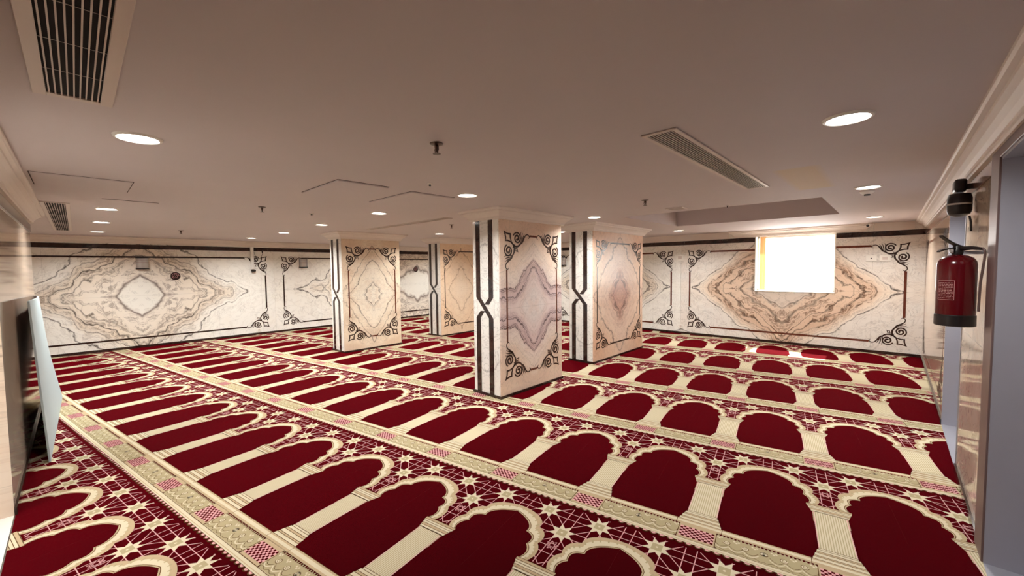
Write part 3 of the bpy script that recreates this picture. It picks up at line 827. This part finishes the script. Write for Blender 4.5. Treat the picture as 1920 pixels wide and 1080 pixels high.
def detector(x, y, r, label, drop=.035):
    t = empty('smoke_detector', (x, y, ZC), label, 'smoke detector')
    bm = bmesh.new(); lathe(bm, [(r, 0), (r, -.012), (r*.8, -drop*.7), (r*.5, -drop), (.002, -drop)], (x, y, ZC), seg=28); link('housing', bm, M_white, t, True)
    bm = bmesh.new(); lathe(bm, [(r*.42, -drop), (r*.4, -drop-.012), (.002, -drop-.014)], (x, y, ZC), seg=18); link('sensor', bm, M_black, t, True)
detector(-.185, 4.95, .055, 'white round smoke detector below the right-hand ceiling light')
detector(-2.66, 1.92, .02, 'tiny dark round sensor in the ceiling between the two middle hatches', .01)
detector(-5.03, 1.93, .025, 'tiny round sensor in the ceiling above the cream column', .008)
detector(-1.36, 4.98, .012, 'pinhead sensor on the ceiling edge of the recessed coffer', .01)
# bullet camera
t = empty('security_camera', (-.31, YW-.16, ZC-.02), 'white bullet security camera on the cornice above the window wall, right of the window', 'camera')
cx_, cy_, cz_ = -.31, YW-.21, 2.115
bm = bmesh.new(); lathe(bm, [(.024, .0), (.026, .004), (.026, .09), (.02, .098)], (cx_, cy_-.05, cz_), 'y', 20); link('body', bm, M_white, t, True)
bm = bmesh.new(); lathe(bm, [(.019, -.004), (.0195, .001)], (cx_, cy_-.05, cz_), 'y', 18); link('camera_lens', bm, M_black, t, True)
bm = bmesh.new(); tube(bm, [(cx_, cy_+.02, cz_+.01), (cx_, cy_+.03, cz_+.03), (cx_, cy_+.035, ZC-.001)], .008); link('bracket', bm, M_white, t, True)

# ------------------------------------------------------------------ things on the far left wall
def wall_box(y, z, label, wall='left', x=None):
    # silver round-fronted unit with grille ribs
    loc = (XL, y, z) if wall == 'left' else (x, YW, z)
    t = empty('wall_lantern', loc, label, 'wall lamp', 'silver wall units')
    def tr(b):
        for v in b.verts:
            p = v.co.copy()
            v.co = Vector((XL+p.y, y+p.x, z+p.z)) if wall == 'left' else Vector((x+p.x, YW-p.y, z+p.z))
    def arc(bm, w, d, z0, z1, seg=12):
        low, hi = [], []
        for i in range(seg+1):
            a = math.pi*i/seg; px_, py_ = w*math.cos(a), .001+.03+d*math.sin(a)
            low.append(bm.verts.new((px_, py_, z0))); hi.append(bm.verts.new((px_, py_, z1)))
        bl = [bm.verts.new((w, .001, z0)), bm.verts.new((-w, .001, z0))]; bh = [bm.verts.new((w, .001, z1)), bm.verts.new((-w, .001, z1))]
        L = [bl[0]]+low+[bl[1]]; Hh = [bh[0]]+hi+[bh[1]]
        for i in range(len(L)): bm.faces.new((L[i], L[(i+1) % len(L)], Hh[(i+1) % len(L)], Hh[i]))
        bm.faces.new(L[::-1]); bm.faces.new(Hh)
    bm = bmesh.new(); arc(bm, .092, .05, -.09, .10); tr(bm); link('body', bm, M_chrome, t)
    bm = bmesh.new(); arc(bm, .1, .058, -.115, -.09); tr(bm); link('base_rim', bm, M_black, t)
    bm = bmesh.new(); arc(bm, .1, .058, .10, .115); tr(bm); link('top_rim', bm, M_black, t)
    for k in range(4):
        bm = bmesh.new(); arc(bm, .0945, .0525, -.06+k*.04, -.054+k*.04); tr(bm); link('rib', bm, M_steel2, t)
wall_box(.90, 1.665, 'silver round-fronted wall unit high on the left wall above the marble diamond')
wall_box(3.90, 1.67, 'silver wall unit at the left corner of the second left-wall panel, beside the cream column')
wall_box(0, 1.65, 'silver wall unit seen in the gap between the nearest and the rose column', 'front', -6.55)
def sign(y, z, label):
    t = empty('round_sign', (XL, y, z), label, 'sign', 'round dark signs on the left wall')
    bm = bmesh.new(); lathe(bm, [(.082, .001), (.082, .010), (.078, .013)], (XL, y, z), 'x', 32); link('disc', bm, M_dark, t, True)
    q = []
    q += ribbon([(.055*math.cos(a), .055*math.sin(a)) for a in [2*math.pi*i/36 for i in range(25)]], .006)
    q += ribbon([(-.04, -.02), (-.02, .02), (0, -.01), (.02, .03), (.035, -.02)], .007)
    q += ribbon([(-.03, -.035), (.03, -.03)], .006); q += ribbon([(-.02, .035), (.01, .04)], .006)
    place_plane(q, (XL+.0132, y, z), (0, 1, 0), (0, 0, 1), (1, 0, 0), name='emblem', mat=M_label, parent=t)
sign(1.40, 1.405, 'dark round sign with pale squiggles on the left wall, right of the silver unit')
sign(7.2, 1.48, 'dark round sign on the left wall between the cream and amber columns')
# white bracket tube with cable
t = empty('wall_bracket', (XL, 2.79, 1.5), 'white vertical tube bracket with cable high on the left wall near the panel corner', 'bracket')
box('tube', XL+.001, XL+.06, 2.755, 2.815, 1.53, 2.04, M_white, t, .006)
bm = bmesh.new(); lathe(bm, [(.02, -.05), (.045, -.03), (.05, .0), (.02, .01)], (XL+.04, 2.80, 1.51), seg=18); link('camera_head', bm, M_black, t, True)
bm = bmesh.new(); tube(bm, bez((XL+.02, 2.83, 1.93), (XL+.02, 2.86, 1.72), (XL+.02, 2.99, 1.72), (XL+.02, 3.0, 1.93), 16), .004, 6); link('cable', bm, M_black, t, True)
bm = bmesh.new(); lathe(bm, [(.012, -.03), (.016, 0), (.01, .03)], (XL+.02, 3.0, 1.94), seg=12); link('plug', bm, M_black, t, True)

def plate(kind, loc, w_, h_, wall, label, sockets=1):
    x, y, z = loc; t = empty('wall_socket', loc, label, 'socket')
    if wall == 'left': box('plate', XL+.001, XL+.012, y-w_/2, y+w_/2, z-h_/2, z+h_/2, M_white, t, .003); box('insert', XL+.012, XL+.0135, y-w_*.22, y+w_*.22, z-h_*.22, z+h_*.22, M_grille, t)
    else:
        box('plate', x-w_/2, x+w_/2, YW-.012, YW-.001, z-h_/2, z+h_/2, M_white, t, .003)
        if kind == 'dot': 
            bm = bmesh.new(); lathe(bm, [(.010, -.003), (.010, .001)], (x, YW-.012, z), 'y', 14); link('sensor_eye', bm, M_black, t)
        else: box('insert', x-w_*.25, x+w_*.25, YW-.0135, YW-.012, z-h_*.25, z+h_*.25, M_grille, t)
plate('p', (XL, 2.87, .11), .09, .07, 'left', 'small white socket low on the left wall under the panel corner')
plate('p', (-3.41, YW, 1.675), .16, .13, 'front', 'white control plate high between the two framed panels of the window wall')
plate('p', (-3.38, YW, .165), .09, .09, 'front', 'yellowed white socket low between the two framed panels of the window wall')
plate('dot', (-.26, YW, 1.585), .135, .10, 'front', 'white plate with a black dot right of the window')
plate('p', (-.09, YW, 1.585), .135, .10, 'front', 'blank white plate right of the window, nearer the corner ornament')
bm = bmesh.new(); tube(bm, bez((-3.50, YW-.012, .062), (-3.42, YW-.014, .075), (-3.40, YW-.012, .12), (-3.33, YW-.012, .10), 12)+bez((-3.33, YW-.012, .10), (-3.28, YW-.014, .08), (-3.24, YW-.016, .065), (-3.18, YW-.016, .062), 10)[1:], .004, 6)
tag(link('cord', bm, M_black), 'thin black cord lying on the skirting under the low socket of the window wall', 'cord')

# ------------------------------------------------------------------ fire extinguisher
ex, ey, ez = .268, 3.42, 1.14
t = empty('fire_extinguisher', (ex, ey, ez), 'red fire extinguisher with black base ring hung on the right wall', 'fire extinguisher')
bm = bmesh.new(); lathe(bm, [(.079, .055), (.081, .06), (.081, .345), (.078, .365), (.066, .385), (.045, .398), (.022, .404), (.022, .415)], (ex, ey, ez), seg=48); cyl = link('cylinder', bm, M_red, t, True)
bm = bmesh.new(); lathe(bm, [(.077, 0), (.084, .004), (.084, .062), (.081, .066)], (ex, ey, ez), seg=48); link('base_ring', bm, M_black, t, True)
bm = bmesh.new(); lathe(bm, [(.024, .405), (.026, .42), (.022, .44), (.018, .455)], (ex, ey, ez), seg=24); valve = link('valve', bm, M_black, t, True)
vd = Vector((-.80, -.60, 0)).normalized()      # lever direction
def lever(name, a, b, c_, w0, w1):
    bm = bmesh.new(); s_ = Vector((-vd.y, vd.x, 0)); rows = []
    for i in range(9):
        q = i/8; p = Vector((ex, ey, ez))+vd*(a[0]*(1-q)**2+2*b[0]*q*(1-q)+c_[0]*q*q)+Vector((0, 0, a[1]*(1-q)**2+2*b[1]*q*(1-q)+c_[1]*q*q)); ww = w0+(w1-w0)*q
        rows.append([bm.verts.new(p+s_*sx*ww+Vector((0, 0, sz*.004))) for sx, sz in ((-1, -1), (1, -1), (1, 1), (-1, 1))])
    for A, B_ in zip(rows, rows[1:]):
        for k in range(4): bm.faces.new((A[k], A[(k+1) % 4], B_[(k+1) % 4], B_[k]))
    bm.faces.new(rows[0][::-1]); bm.faces.new(rows[-1])
    link(name, bm, M_black, t)
lever('lever', (-.03, .446), (.02, .455), (.088, .512), .016, .011)
lever('carry_handle', (-.02, .432), (.05, .450), (.098, .424), .014, .010)
sp = [(ex, ey, ez+.437), (ex+.05, ey-.05, ez+.440), (ex+.085, ey-.095, ez+.432)]
bm = bmesh.new(); tube(bm, sp, [.014, .011, .008], 12); link('discharge_spout', bm, M_black, valve, True)
hose = bez(sp[-1], (ex+.098, ey-.112, ez+.425), (ex+.092, ey-.09, ez+.38), (ex+.085, ey-.06, ez+.25), 16)+bez((ex+.085, ey-.06, ez+.25), (ex+.085, ey-.05, ez+.2), (ex+.085, ey-.04, ez+.14), (ex+.085, ey-.035, ez+.09), 10)[1:]
bm = bmesh.new(); tube(bm, hose, .0055, 10); link('hose', bm, M_steel2, t, True)
bm = bmesh.new(); lathe(bm, [(.004, -.004), (.013, 0), (.013, .012), (.004, .014)], (ex-.03, ey-.03, ez+.425), 'x', 16); link('pressure_gauge', bm, M_chrome, valve, True)
box('wall_hook', ex+.02, XR-.001, ey-.012, ey+.012, ez+.405, ez+.425, M_steel, t)
# printed label wrapped on the cylinder
lab = bmesh.new()
def wrap(bm, a0, a1, z0, z1, r=.0816):
    n = max(1, int(abs(a1-a0)/4)); pr = None
    for i in range(n+1):
        a = R(a0+(a1-a0)*i/n); p = [bm.verts.new((ex+r*math.cos(a), ey+r*math.sin(a), ez+z)) for z in (z0, z1)]
        if pr: bm.faces.new((pr[0], p[0], p[1], pr[1]))
        pr = p
for z in (.150, .258): wrap(lab, 208, 262, z, z+.002)
wrap(lab, 208, 209.5, .150, .26); wrap(lab, 260.5, 262, .150, .26)
random.seed(3)
for k in range(11):
    z = .160+k*.0085; a = 212
    while a < 256:
        l_ = random.uniform(2, 9); wrap(lab, a, min(a+l_, 258), z, z+(.0028 if k != 5 else .004)); a += l_+random.uniform(1.5, 3)
link('printed_label', lab, M_label, cyl)

# ------------------------------------------------------------------ alarm sounder above
t = empty('alarm_sounder', (XR, 4.0, 1.9), 'dark wall alarm with round lamp under the right cornice, above the extinguisher', 'alarm')
box('mount_box', XR-.092, XR-.035, 3.91, 4.05, 1.958, 2.04, M_black, t, .014)
box('wall_arm', XR-.036, XR-.001, 3.96, 4.0, 1.975, 2.01, M_black, t, .004)
bm = bmesh.new(); lathe(bm, [(.02, .15), (.05, .148), (.058, .12), (.058, .04), (.05, .015), (.02, 0)], (XR-.062, 3.97, 1.80), seg=32); link('lamp_dome', bm, M_black, t, True)
bm = bmesh.new(); lathe(bm, [(.0585, .075), (.0605, .077), (.0605, .085), (.0585, .087)], (XR-.062, 3.97, 1.80), seg=32, cap=False); link('clamp_ring', bm, M_chrome, t, True)
bm = bmesh.new(); tube(bm, [(XR-.02, 3.93, 1.80), (XR-.012, 3.93, 1.76), (XR-.010, 3.93, 1.70)], .006, 8); link('cable', bm, M_black, t, True)

# ------------------------------------------------------------------ pale board leaning on the back wall
B0, T0, F0, F1 = Vector((-4.83, -.200, .006)), Vector((-4.83, -.252, 1.284)), Vector((-7.27, -.175, .006)), Vector((-7.27, -.352, 1.24))
n_ = 14; bm = bmesh.new()
front, back = [], []
nb_ = Vector((0, -1, 0))
for i in range(n_+1):
    rowf, rowb = [], []
    for j in range(n_+1):
        s, q = i/n_, j/n_
        top = Vector((T0.x*(1-s)+F1.x*s, T0.y+(F1.y-T0.y)*s**4, T0.z*(1-s)+F1.z*s)); p = (B0*(1-s)+F0*s)*(1-q)+top*q
        rowf.append(bm.verts.new(p)); rowb.append(bm.verts.new(p+nb_*.012))
    front.append(rowf); back.append(rowb)
for i in range(n_):
    for j in range(n_):
        bm.faces.new((front[i][j], front[i+1][j], front[i+1][j+1], front[i][j+1]))
        bm.faces.new((back[i][j], back[i][j+1], back[i+1][j+1], back[i+1][j])).material_index = 1
for i in range(n_):
    for j in (0, n_): bm.faces.new((front[i][j], front[i+1][j], back[i+1][j], back[i][j]))
for j in range(n_):
    for i in (0, n_): bm.faces.new((front[i][j], front[i][j+1], back[i][j+1], back[i][j]))
tag(link('board', bm, [M_board, M_boardb]), 'large pale blue board leaning against the marble wall at the far left', 'board')

# ------------------------------------------------------------------ daylight
wd = bpy.data.worlds.new('world'); SC.world = wd; wd.use_nodes = True
bg = wd.node_tree.nodes['Background']; bg.inputs[0].default_value = (1, .98, .94, 1); bg.inputs[1].default_value = 8.0
sun = bpy.data.lights.new('sun', 'SUN'); sun.energy = 26; sun.angle = R(.6); sun.color = (1, .93, .85)
so = bpy.data.objects.new('sun', sun); COL.objects.link(so)
dr = Vector((.02, -1, -1.33)).normalized()
so.rotation_euler = dr.to_track_quat('-Z', 'Y').to_euler(); so.location = (-1.3, 12, 6)

vs_ = SC.view_settings
vs_.view_transform = 'Standard'; vs_.look = 'None'; vs_.gamma = 1; vs_.use_curve_mapping = False
vs_.exposure = 0.38
